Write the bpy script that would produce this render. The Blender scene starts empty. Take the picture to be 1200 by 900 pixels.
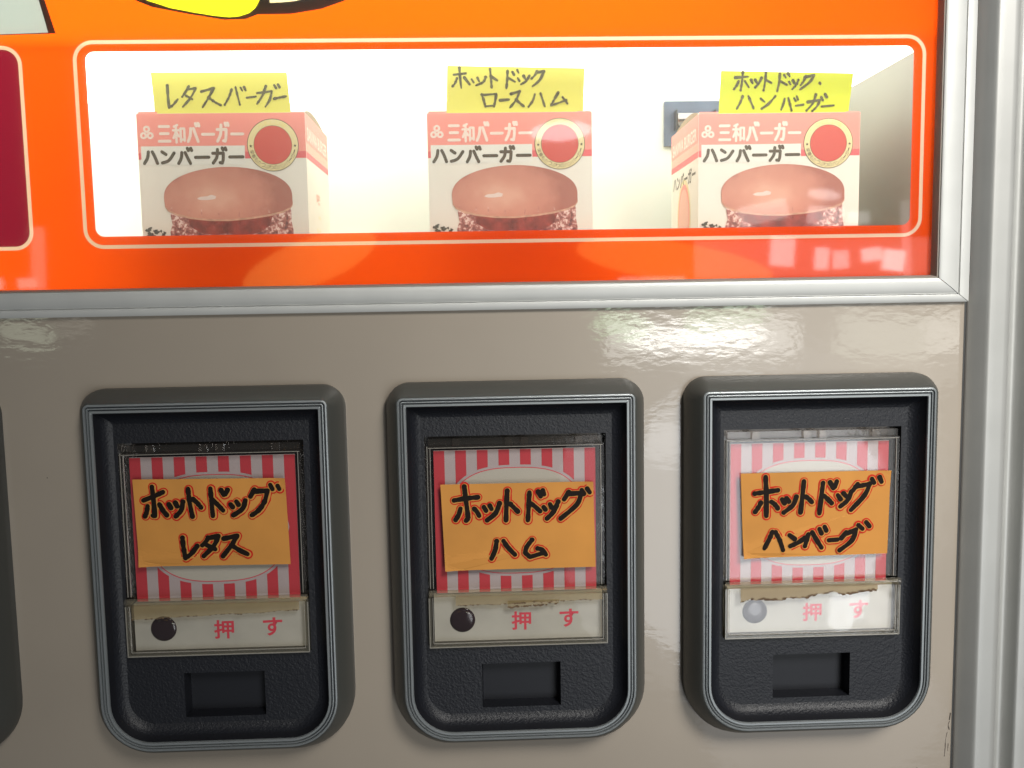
import bpy, bmesh, math, random
from mathutils import Vector
C = bpy.context.scene.collection
SC = bpy.context.scene
random.seed(7)

# ------------------------------------------------------------------ camera
cam_d = bpy.data.cameras.new('camera')
cam_d.lens = 31.49
cam_d.sensor_width = 36
cam_d.clip_start = 0.01
cam_d.clip_end = 100
cam = bpy.data.objects.new('camera', cam_d)
cam.location = (-0.01705, -0.4502, 0.12203)
cam.rotation_euler = (1.47391, 0.01708, -0.03629)
C.objects.link(cam)
SC.camera = cam
SC.render.resolution_x, SC.render.resolution_y = 1024, 768

# ------------------------------------------------------------------ world + exposure
w = bpy.data.worlds.new('World')
SC.world = w
w.use_nodes = True
w.node_tree.nodes['Background'].inputs[0].default_value = (0.80, 0.88, 1.0, 1)
w.node_tree.nodes['Background'].inputs[1].default_value = 0.068
SC.view_settings.view_transform = 'Standard'
SC.view_settings.look = 'None'
SC.view_settings.exposure = 0
SC.view_settings.gamma = 1
SC.cycles.max_bounces = 16
SC.cycles.transparent_max_bounces = 24

# ------------------------------------------------------------------ lamps: daylit openings opposite the machine, and lamps added for its reflections
def opening(name, x, y, z, sx, sz, radiance, col=(1, 1, 1), aim=None, spread=180, tilt=0, ell=False):
    d = bpy.data.lights.new(name, 'AREA')
    d.shape = 'ELLIPSE' if ell else 'RECTANGLE'
    d.size, d.size_y = sx, sz
    d.spread = math.radians(spread)
    d.color = col
    d.energy = radiance * math.pi * sx * sz * (math.pi/4 if ell else 1)
    o = bpy.data.objects.new(name, d)
    o.location = (x, y, z)
    if aim is None:
        o.rotation_euler = (math.radians(90), math.radians(tilt), 0)
    else:
        o.rotation_euler = (Vector(aim) - Vector((x, y, z))).to_track_quat('-Z', 'Y').to_euler()
    C.objects.link(o)
    return o
opening('daylight_side', 0.62, -1.15, 0.98, 0.5, 0.5, 3.1, (1.0, 0.97, 0.92), aim=(0.31, 0, 0.20), spread=42)
opening('doorway_glare', 0.72, -2.50, -0.024, 0.64, 0.135, 6.5, (1.0, 0.99, 0.95))
opening('doorway_core', 0.712, -2.52, -0.024, 0.48, 0.066, 20.0, (1.0, 0.99, 0.95), ell=True)
opening('hedge_left', 0.455, -2.51, 0.020, 0.20, 0.085, 6.5, (0.6, 1.0, 0.55), tilt=12, ell=True)
opening('hedge_right', 0.80, -2.51, 0.047, 0.27, 0.055, 7.0, (0.65, 1.0, 0.6), tilt=-4)
opening('doorway_far', 1.32, -2.5, -0.030, 0.30, 0.14, 3.6, (0.94, 1.0, 0.86), tilt=5)
opening('doorway_edge', 1.53, -2.5, -0.02, 0.19, 0.13, 5.5, (1.0, 1.0, 0.92), tilt=-10)
opening('yard_bright', 1.15, -2.53, -0.10, 1.00, 0.40, 1.6, (1.0, 0.98, 0.93), ell=True)
opening('shed_left', -1.483, -2.5, 0.034, 0.17, 0.070, 4.0, (0.9, 1.0, 0.75), tilt=10)
opening('shed_left_gap', -1.32, -2.5, 0.053, 0.12, 0.035, 2.0, (1.0, 0.95, 0.8), ell=True)
opening('yard_floor', 0.87, -2.50, -0.66, 0.95, 1.02, 4.4, (0.90, 0.95, 1.0), ell=True)
opening('yard_fill', 0.85, -2.52, -0.64, 1.25, 1.30, 0.9, (0.93, 0.96, 1.0), ell=True)  # fill lamp added to soften the rim of the yard reflection
opening('yard_edge', 1.28, -2.51, -0.98, 0.24, 0.26, 3.6, (0.93, 0.96, 1.0), ell=True)
opening('yard_glint', 0.59, -2.49, -0.37, 0.15, 0.15, 3.5, (0.95, 0.97, 1.0), ell=True)
opening('yard_near', 1.15, -2.5, -1.35, 0.85, 0.60, 1.0, (0.95, 0.96, 1.0), ell=True)
opening('yard_right', 1.36, -2.5, -0.55, 0.40, 1.0, 0.9, (1.0, 0.98, 0.92), ell=True)
opening('veil_lamp', 1.10, -2.53, 0.235, 0.80, 0.125, 1.4, (1.0, 0.93, 0.88))  # wide dim lamp added for the pale veil on the glass
opening('window_a', 0.987, -2.5, 0.255, 0.083, 0.095, 5.0, tilt=4)
opening('window_b', 1.119, -2.5, 0.231, 0.049, 0.073, 5.5, tilt=2)
opening('window_c', 1.183, -2.5, 0.227, 0.055, 0.060, 4.5, tilt=-3)
opening('window_d', 1.286, -2.5, 0.242, 0.069, 0.045, 6.5, tilt=-6)
opening('window_e', 1.361, -2.5, 0.222, 0.075, 0.070, 8.0, tilt=8)
opening('window_f', 1.129, -2.5, 0.370, 0.119, 0.060, 3.6, tilt=5)
opening('window_g', 1.124, -2.5, 0.440, 0.110, 0.035, 4.5, tilt=6, ell=True)
opening('window_h', 0.922, -2.5, 0.384, 0.164, 0.065, 2.8, tilt=-12)
opening('window_i', 1.401, -2.5, 0.292, 0.030, 0.249, 1.8, tilt=-4)
opening('window_j', 1.239, -2.5, 0.363, 0.077, 0.039, 3.0)
opening('skylight', 0.258, -2.5, 0.653, 0.20, 0.062, 6.5, (0.9, 0.95, 1.0), tilt=-3, ell=True)
opening('table_glow', -0.565, -2.50, 0.245, 0.46, 0.150, 2.2, (1.0, 0.58, 0.12), tilt=-20, ell=True)  # added lamp imitating the wooden table's reflection in the glass
opening('table_glow_right', 0.63, -2.5, 0.226, 0.66, 0.130, 2.4, (1.0, 0.52, 0.10), tilt=9, ell=True)  # added lamp for the reflected wood further right
opening('sill_right', 0.55, -2.49, 0.172, 0.22, 0.014, 4.0, (1.0, 0.92, 0.75))
opening('shed_pane_a', -1.62, -2.5, 0.195, 0.15, 0.035, 3.0, tilt=3)
opening('shed_pane_b', -1.47, -2.5, 0.192, 0.06, 0.032, 3.2, tilt=-3)
opening('shed_pane_c', -1.43, -2.5, 0.270, 0.045, 0.20, 1.5, tilt=2)

# ------------------------------------------------------------------ materials
def lin(r, g, b):
    f = lambda c: (c/255/12.92) if c/255 <= 0.04045 else ((c/255+0.055)/1.055)**2.4
    return (f(r), f(g), f(b), 1)

def mat(name, col, rough=0.5, metal=0.0, bump=None, vary=None, spec=0.5, specks=None, coat=0):
    """bump = (scale, detail, distance); vary = (scale, amount)"""
    m = bpy.data.materials.new(name)
    m.use_nodes = True
    nt = m.node_tree
    N, L = nt.nodes, nt.links
    p = N['Principled BSDF']
    p.inputs['Base Color'].default_value = col
    p.inputs['Roughness'].default_value = rough
    p.inputs['Metallic'].default_value = metal
    p.inputs['Specular IOR Level'].default_value = spec
    p.inputs['Coat Weight'].default_value = coat
    tc = N.new('ShaderNodeTexCoord')
    last = None
    if vary:
        n = N.new('ShaderNodeTexNoise')
        n.inputs['Scale'].default_value = vary[0]
        n.inputs['Detail'].default_value = 5
        L.new(tc.outputs['Object'], n.inputs['Vector'])
        r = N.new('ShaderNodeMapRange')
        r.inputs['From Min'].default_value = 0.25
        r.inputs['From Max'].default_value = 0.75
        r.inputs['To Min'].default_value = 1 - vary[1]
        r.inputs['To Max'].default_value = 1 + vary[1]
        L.new(n.outputs['Fac'], r.inputs['Value'])
        mx = N.new('ShaderNodeVectorMath'); mx.operation = 'SCALE'
        mx.inputs[0].default_value = col[:3]
        L.new(r.outputs['Result'], mx.inputs['Scale'])
        last = mx.outputs['Vector']
        L.new(last, p.inputs['Base Color'])
    if specks:
        v = N.new('ShaderNodeTexVoronoi')
        v.inputs['Scale'].default_value = specks[0]
        L.new(tc.outputs['Object'], v.inputs['Vector'])
        sx = N.new('ShaderNodeSeparateColor')
        L.new(v.outputs['Color'], sx.inputs['Color'])
        a = N.new('ShaderNodeMath'); a.operation = 'LESS_THAN'; a.inputs[1].default_value = specks[1]
        L.new(sx.outputs[0], a.inputs[0])
        b = N.new('ShaderNodeMath'); b.operation = 'LESS_THAN'; b.inputs[1].default_value = specks[2]
        L.new(v.outputs['Distance'], b.inputs[0])
        c = N.new('ShaderNodeMath'); c.operation = 'MULTIPLY'
        L.new(a.outputs[0], c.inputs[0]); L.new(b.outputs[0], c.inputs[1])
        mm = N.new('ShaderNodeMix'); mm.data_type = 'RGBA'
        L.new(c.outputs[0], mm.inputs['Factor'])
        if last: L.new(last, mm.inputs['A'])
        else: mm.inputs['A'].default_value = col
        mm.inputs['B'].default_value = specks[3]
        L.new(mm.outputs['Result'], p.inputs['Base Color'])
    if bump:
        n = N.new('ShaderNodeTexNoise')
        n.inputs['Scale'].default_value = bump[0]
        n.inputs['Detail'].default_value = bump[1]
        mp = N.new('ShaderNodeMapping'); mp.inputs['Scale'].default_value = bump[3] if len(bump) > 3 else (1, 1, 1)
        L.new(tc.outputs['Object'], mp.inputs['Vector']); L.new(mp.outputs['Vector'], n.inputs['Vector'])
        b = N.new('ShaderNodeBump')
        b.inputs['Distance'].default_value = bump[2]
        b.inputs['Strength'].default_value = 1
        L.new(n.outputs['Fac'], b.inputs['Height'])
        L.new(b.outputs['Normal'], p.inputs['Coat Normal' if coat else 'Normal'])
        p.inputs['Coat Roughness'].default_value = 0.055
    return m

def clear(name, tint, rough=0.03, body=0.0, bodycol=(0.6, 0.58, 0.5, 1), bump=None, through=False):
    """thin clear plastic: fresnel mix of transparent and glossy, with a little cloudy body"""
    m = bpy.data.materials.new(name)
    m.use_nodes = True
    nt = m.node_tree
    N, L = nt.nodes, nt.links
    N.remove(N['Principled BSDF'])
    out = N['Material Output']
    t = N.new('ShaderNodeBsdfTransparent'); t.inputs['Color'].default_value = tint
    g = N.new('ShaderNodeBsdfGlossy'); g.inputs['Roughness'].default_value = rough
    fr = N.new('ShaderNodeFresnel'); fr.inputs['IOR'].default_value = 1.49
    geo = N.new('ShaderNodeNewGeometry')
    # keep the same fresnel on the back faces of the sheet
    ior = N.new('ShaderNodeMapRange')
    ior.inputs['To Min'].default_value = 1.49; ior.inputs['To Max'].default_value = 1/1.49
    L.new(geo.outputs['Backfacing'], ior.inputs['Value'])
    L.new(ior.outputs['Result'], fr.inputs['IOR'])
    mix = N.new('ShaderNodeMixShader')
    first = t.outputs[0]
    if body > 0:
        df = N.new('ShaderNodeBsdfTranslucent' if through else 'ShaderNodeBsdfDiffuse'); df.inputs['Color'].default_value = bodycol
        mb = N.new('ShaderNodeMixShader'); mb.inputs[0].default_value = body
        L.new(t.outputs[0], mb.inputs[1]); L.new(df.outputs[0], mb.inputs[2])
        first = mb.outputs[0]
    L.new(fr.outputs[0], mix.inputs[0])
    L.new(first, mix.inputs[1]); L.new(g.outputs[0], mix.inputs[2])
    if bump:
        tc = N.new('ShaderNodeTexCoord')
        n = N.new('ShaderNodeTexNoise'); n.inputs['Scale'].default_value = bump[0]
        L.new(tc.outputs['Object'], n.inputs['Vector'])
        b = N.new('ShaderNodeBump'); b.inputs['Distance'].default_value = bump[1]
        L.new(n.outputs['Fac'], b.inputs['Height'])
        L.new(b.outputs['Normal'], g.inputs['Normal'])
    L.new(mix.outputs[0], out.inputs['Surface'])
    return m

def translucent(name, front, through, fac=0.5, same=False):
    m = bpy.data.materials.new(name)
    m.use_nodes = True
    nt = m.node_tree
    N, L = nt.nodes, nt.links
    N.remove(N['Principled BSDF'])
    d = N.new('ShaderNodeBsdfDiffuse')
    # printed on the front, white backing on the rear
    geo = N.new('ShaderNodeNewGeometry')
    cm = N.new('ShaderNodeMix'); cm.data_type = 'RGBA'
    cm.inputs['A'].default_value = front; cm.inputs['B'].default_value = front if same else (0.75, 0.75, 0.72, 1)
    L.new(geo.outputs['Backfacing'], cm.inputs['Factor'])
    L.new(cm.outputs['Result'], d.inputs['Color'])
    t = N.new('ShaderNodeBsdfTranslucent'); t.inputs['Color'].default_value = through
    x = N.new('ShaderNodeMixShader'); x.inputs[0].default_value = fac
    L.new(d.outputs[0], x.inputs[1]); L.new(t.outputs[0], x.inputs[2])
    L.new(x.outputs[0], N['Material Output'].inputs['Surface'])
    return m

def emitter(name, col, s):
    m = bpy.data.materials.new(name)
    m.use_nodes = True
    p = m.node_tree.nodes['Principled BSDF']
    p.inputs['Base Color'].default_value = (0.8, 0.8, 0.8, 1)
    p.inputs['Emission Color'].default_value = col
    p.inputs['Emission Strength'].default_value = s
    return m

M = {}
M['panel'] = mat('beige_enamel', (0.320, 0.275, 0.222, 1), 0.42, coat=0.75, bump=(185, 2.5, 0.00005, (0.65, 1, 1.3)), vary=(9, 0.07), specks=(85, 0.10, 0.05, (0.07, 0.055, 0.045, 1)))
M['alu'] = mat('anodised_aluminium', (0.53, 0.535, 0.515, 1), 0.5, 0.25, vary=(60, 0.04))
M['alu_dark'] = mat('seam', (0.03, 0.03, 0.03, 1), 0.6)
M['gasket'] = mat('gasket', (0.22, 0.20, 0.17, 1), 0.6)
M['frame'] = mat('frame_aluminium', (0.40, 0.402, 0.385, 1), 0.45, 0.35, vary=(45, 0.05))
M['bezel'] = mat('bezel_plastic', (0.058, 0.059, 0.053, 1), 0.42, bump=(1500, 2, 0.00003))
M['rim'] = mat('rim_silver', (0.25, 0.27, 0.275, 1), 0.38, 0.4)
M['groove'] = mat('rim_groove', (0.025, 0.03, 0.035, 1), 0.5)
M['face'] = mat('grained_plastic', (0.010, 0.011, 0.015, 1), 0.45, bump=(900, 3, 0.00030), spec=0.4)
M['well'] = mat('well_plastic', (0.0085, 0.009, 0.012, 1), 0.55, spec=0.3)  # slightly darker than the face: shade of the sloping well in its colour
M['recess'] = mat('recess_plastic', (0.014, 0.013, 0.014, 1), 0.22, spec=0.7)
M['slot'] = mat('slot_plastic', (0.010, 0.011, 0.015, 1), 0.5, spec=0.35)
M['card'] = mat('white_card', (0.43, 0.37, 0.375, 1), 0.6, vary=(60, 0.06))
M['stripe'] = mat('red_stripe', (0.50, 0.035, 0.05, 1), 0.6)
M['oval'] = mat('cream_oval', (0.47, 0.45, 0.39, 1), 0.6)
M['plate'] = mat('push_plate', (0.45, 0.44, 0.385, 1), 0.5, vary=(60, 0.10))
M['redink'] = mat('red_ink', (0.62, 0.05, 0.08, 1), 0.5)
M['orange_card'] = mat('orange_card', (0.54, 0.235, 0.044, 1), 0.8, vary=(40, 0.10), bump=(400, 3, 0.00004))
M['black_ink'] = mat('black_marker', (0.012, 0.008, 0.006, 1), 0.6, spec=0.1)
M['note_ink'] = mat('grey_marker', (0.075, 0.07, 0.028, 1), 0.7, vary=(350, 0.6))
M['red_pen'] = mat('red_pen', (0.50, 0.014, 0.008, 1), 0.7, spec=0.2)

M['lampdark'] = mat('indicator_lens', (0.032, 0.022, 0.025, 1), 0.1)
M['clear'] = clear('clear_acrylic', (0.97, 0.96, 0.95, 1), 0.04, bump=(45, 0.00012))
M['edge'] = clear('acrylic_edge', (0.84, 0.80, 0.76, 1), 0.08, 0.02, (0.5, 0.48, 0.44, 1), bump=(160, 0.0001))
M['edge_dirty'] = clear('aged_acrylic_edge', (0.75, 0.71, 0.60, 1), 0.10, 0.12, (0.52, 0.50, 0.43, 1), bump=(160, 0.0001))
M['edge_line'] = clear('acrylic_bright_edge', (0.85, 0.83, 0.78, 1), 0.15, 0.42, (0.50, 0.48, 0.43, 1))
M['lip'] = clear('acrylic_lip', (0.88, 0.85, 0.76, 1), 0.08, 0.10, (0.55, 0.50, 0.40, 1))
M['residue'] = clear('tape_residue', (0.75, 0.66, 0.48, 1), 0.4, 0.55, (0.36, 0.27, 0.15, 1))
M['faint_residue'] = clear('faint_tape_residue', (0.86, 0.78, 0.60, 1), 0.4, 0.30, (0.36, 0.28, 0.16, 1))
M['grime'] = mat('grime', (0.10, 0.06, 0.03, 1), 0.8, vary=(700, 0.6))
M['pane'] = clear('display_pane', (0.985, 0.99, 0.985, 1), 0.035, 0.045, (0.85, 0.85, 0.82, 1), through=True)  # cloudy body puts the lit window's pale haze into the sheet
M['orange'] = translucent('orange_print', (0.95, 0.075, 0.003, 1), (1.0, 0.100, 0.002, 1), 0.58)
M['line'] = translucent('cream_line', (0.92, 0.68, 0.50, 1), (0.90, 0.62, 0.40, 1), 0.42)
M['sign_red'] = translucent('dark_red_print', (0.24, 0.010, 0.028, 1), (0.36, 0.012, 0.035, 1), 0.35)
M['sign_white'] = translucent('white_print', (0.75, 0.76, 0.70, 1), (0.28, 0.30, 0.27, 1), 0.4)
M['sign_yellow'] = translucent('yellow_print', (0.85, 0.78, 0.02, 1), (0.95, 0.85, 0.02, 1), 0.45)
M['sign_cream'] = translucent('cream_print', (0.85, 0.70, 0.40, 1), (0.9, 0.7, 0.4, 1), 0.4)
M['yellow_note'] = translucent('yellow_note', (0.80, 0.76, 0.21, 1), (0.80, 0.76, 0.22, 1), 0.40, same=True)
M['green_note'] = translucent('bright_note', (0.78, 0.82, 0.10, 1), (0.76, 0.80, 0.11, 1), 0.40, same=True)
M['sign_black'] = mat('black_print', (0.03, 0.018, 0.010, 1), 0.5)
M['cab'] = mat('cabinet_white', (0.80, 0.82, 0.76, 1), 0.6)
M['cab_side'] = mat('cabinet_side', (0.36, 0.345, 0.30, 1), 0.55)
M['tube'] = emitter('fluorescent_tube', (0.90, 1.0, 0.94, 1), 5.5)
M['diffuser'] = emitter('lamp_diffuser', (0.96, 1.0, 0.93, 1), 3.0)
M['carton'] = mat('carton_board', (0.80, 0.755, 0.65, 1), 0.5, vary=(30, 0.03))
M['carton_in'] = mat('carton_inside', (0.33, 0.25, 0.16, 1), 0.8)
M['pink'] = mat('pink_print', (0.88, 0.29, 0.235, 1), 0.5)
M['pinkred'] = mat('red_print', (0.76, 0.12, 0.13, 1), 0.5)
M['palepink'] = mat('pale_pink_print', (0.80, 0.42, 0.32, 1), 0.5)
M['lt'] = mat('pale_print', (0.78, 0.755, 0.67, 1), 0.5)
M['white_ink'] = mat('cream_ink', (0.85, 0.68, 0.58, 1), 0.5)
M['dark_ink'] = mat('dark_ink', (0.075, 0.06, 0.035, 1), 0.5)  # lifted black: the pale veil of glare is put into the ink colour
M['ring'] = mat('ring_print', (0.78, 0.66, 0.34, 1), 0.5)
M['disc'] = mat('disc_print', (0.62, 0.08, 0.06, 1), 0.5)
M['ytxt'] = mat('yellow_ink', (0.80, 0.66, 0.20, 1), 0.5)

def picture(name, stops, scale, detail, axis_mix, rough=0.5):
    """a printed picture: noise through a colour ramp, tilted along the picture's height"""
    m = bpy.data.materials.new(name)
    m.use_nodes = True
    N, L = m.node_tree.nodes, m.node_tree.links
    p = N['Principled BSDF']; p.inputs['Roughness'].default_value = rough
    tc = N.new('ShaderNodeTexCoord')
    n = N.new('ShaderNodeTexNoise'); n.inputs['Scale'].default_value = scale; n.inputs['Detail'].default_value = detail
    n.inputs['Roughness'].default_value = 0.65
    L.new(tc.outputs['Object'], n.inputs['Vector'])
    sp = N.new('ShaderNodeSeparateXYZ'); L.new(tc.outputs['Generated'], sp.inputs[0])
    mm = N.new('ShaderNodeMix'); mm.data_type = 'FLOAT'; mm.inputs['Factor'].default_value = axis_mix
    L.new(n.outputs['Fac'], mm.inputs['A']); L.new(sp.outputs['Z'], mm.inputs['B'])
    cr = N.new('ShaderNodeValToRGB')
    el = cr.color_ramp.elements
    el[0].position, el[0].color = stops[0][0], stops[0][1]
    el[1].position, el[1].color = stops[-1][0], stops[-1][1]
    for q, c in stops[1:-1]:
        e = el.new(q); e.color = c
    L.new(mm.outputs['Result'], cr.inputs['Fac'])
    L.new(cr.outputs['Color'], p.inputs['Base Color'])
    return m
def bun_print(cx, cz):
    m = bpy.data.materials.new('bun_print')
    m.use_nodes = True
    N, L = m.node_tree.nodes, m.node_tree.links
    p = N['Principled BSDF']; p.inputs['Roughness'].default_value = 0.5
    tc = N.new('ShaderNodeTexCoord')
    mp = N.new('ShaderNodeMapping'); mp.vector_type = 'POINT'
    mp.inputs['Location'].default_value = (-cx*30, 0, -cz*52); mp.inputs['Scale'].default_value = (30, 0, 52)
    L.new(tc.outputs['Object'], mp.inputs['Vector'])
    ln = N.new('ShaderNodeVectorMath'); ln.operation = 'LENGTH'; L.new(mp.outputs['Vector'], ln.inputs[0])
    n = N.new('ShaderNodeTexNoise'); n.inputs['Scale'].default_value = 130; n.inputs['Detail'].default_value = 6
    L.new(tc.outputs['Object'], n.inputs['Vector'])
    a = N.new('ShaderNodeMath'); a.operation = 'MULTIPLY_ADD'; a.inputs[1].default_value = 0.55; a.inputs[2].default_value = -0.27
    L.new(n.outputs['Fac'], a.inputs[0])
    s = N.new('ShaderNodeMath'); s.operation = 'ADD'; L.new(ln.outputs['Value'], s.inputs[0]); L.new(a.outputs[0], s.inputs[1])
    cr = N.new('ShaderNodeValToRGB'); el = cr.color_ramp.elements
    el[0].position, el[0].color = 0.15, (0.72, 0.38, 0.27, 1)
    el[1].position, el[1].color = 1.05, (0.40, 0.14, 0.10, 1)
    e = el.new(0.45); e.color = (0.64, 0.285, 0.20, 1)
    e = el.new(0.75); e.color = (0.57, 0.235, 0.165, 1)
    L.new(s.outputs[0], cr.inputs['Fac']); L.new(cr.outputs['Color'], p.inputs['Base Color'])
    return m
M['bun'] = bun_print(0.038, 0.100-0.0430)
M['bun_light'] = mat('bun_highlight', (0.78, 0.62, 0.54, 1), 0.5)
M['bun_rim'] = mat('bun_rim', (0.58, 0.33, 0.22, 1), 0.5, vary=(300, 0.3))
M['patty'] = picture('patty_print', [(0.38, (0.13, 0.045, 0.04, 1)), (0.46, (0.32, 0.10, 0.085, 1)), (0.52, (0.48, 0.19, 0.16, 1)), (0.58, (0.80, 0.60, 0.52, 1))], 420, 6, 0.05)
M['sauce'] = picture('sauce_print', [(0.35, (0.14, 0.022, 0.018, 1)), (0.6, (0.36, 0.055, 0.04, 1))], 150, 3, 0.1)
M['leaf'] = mat('parsley_print', (0.05, 0.055, 0.04, 1), 0.6, vary=(400, 0.8))

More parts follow.
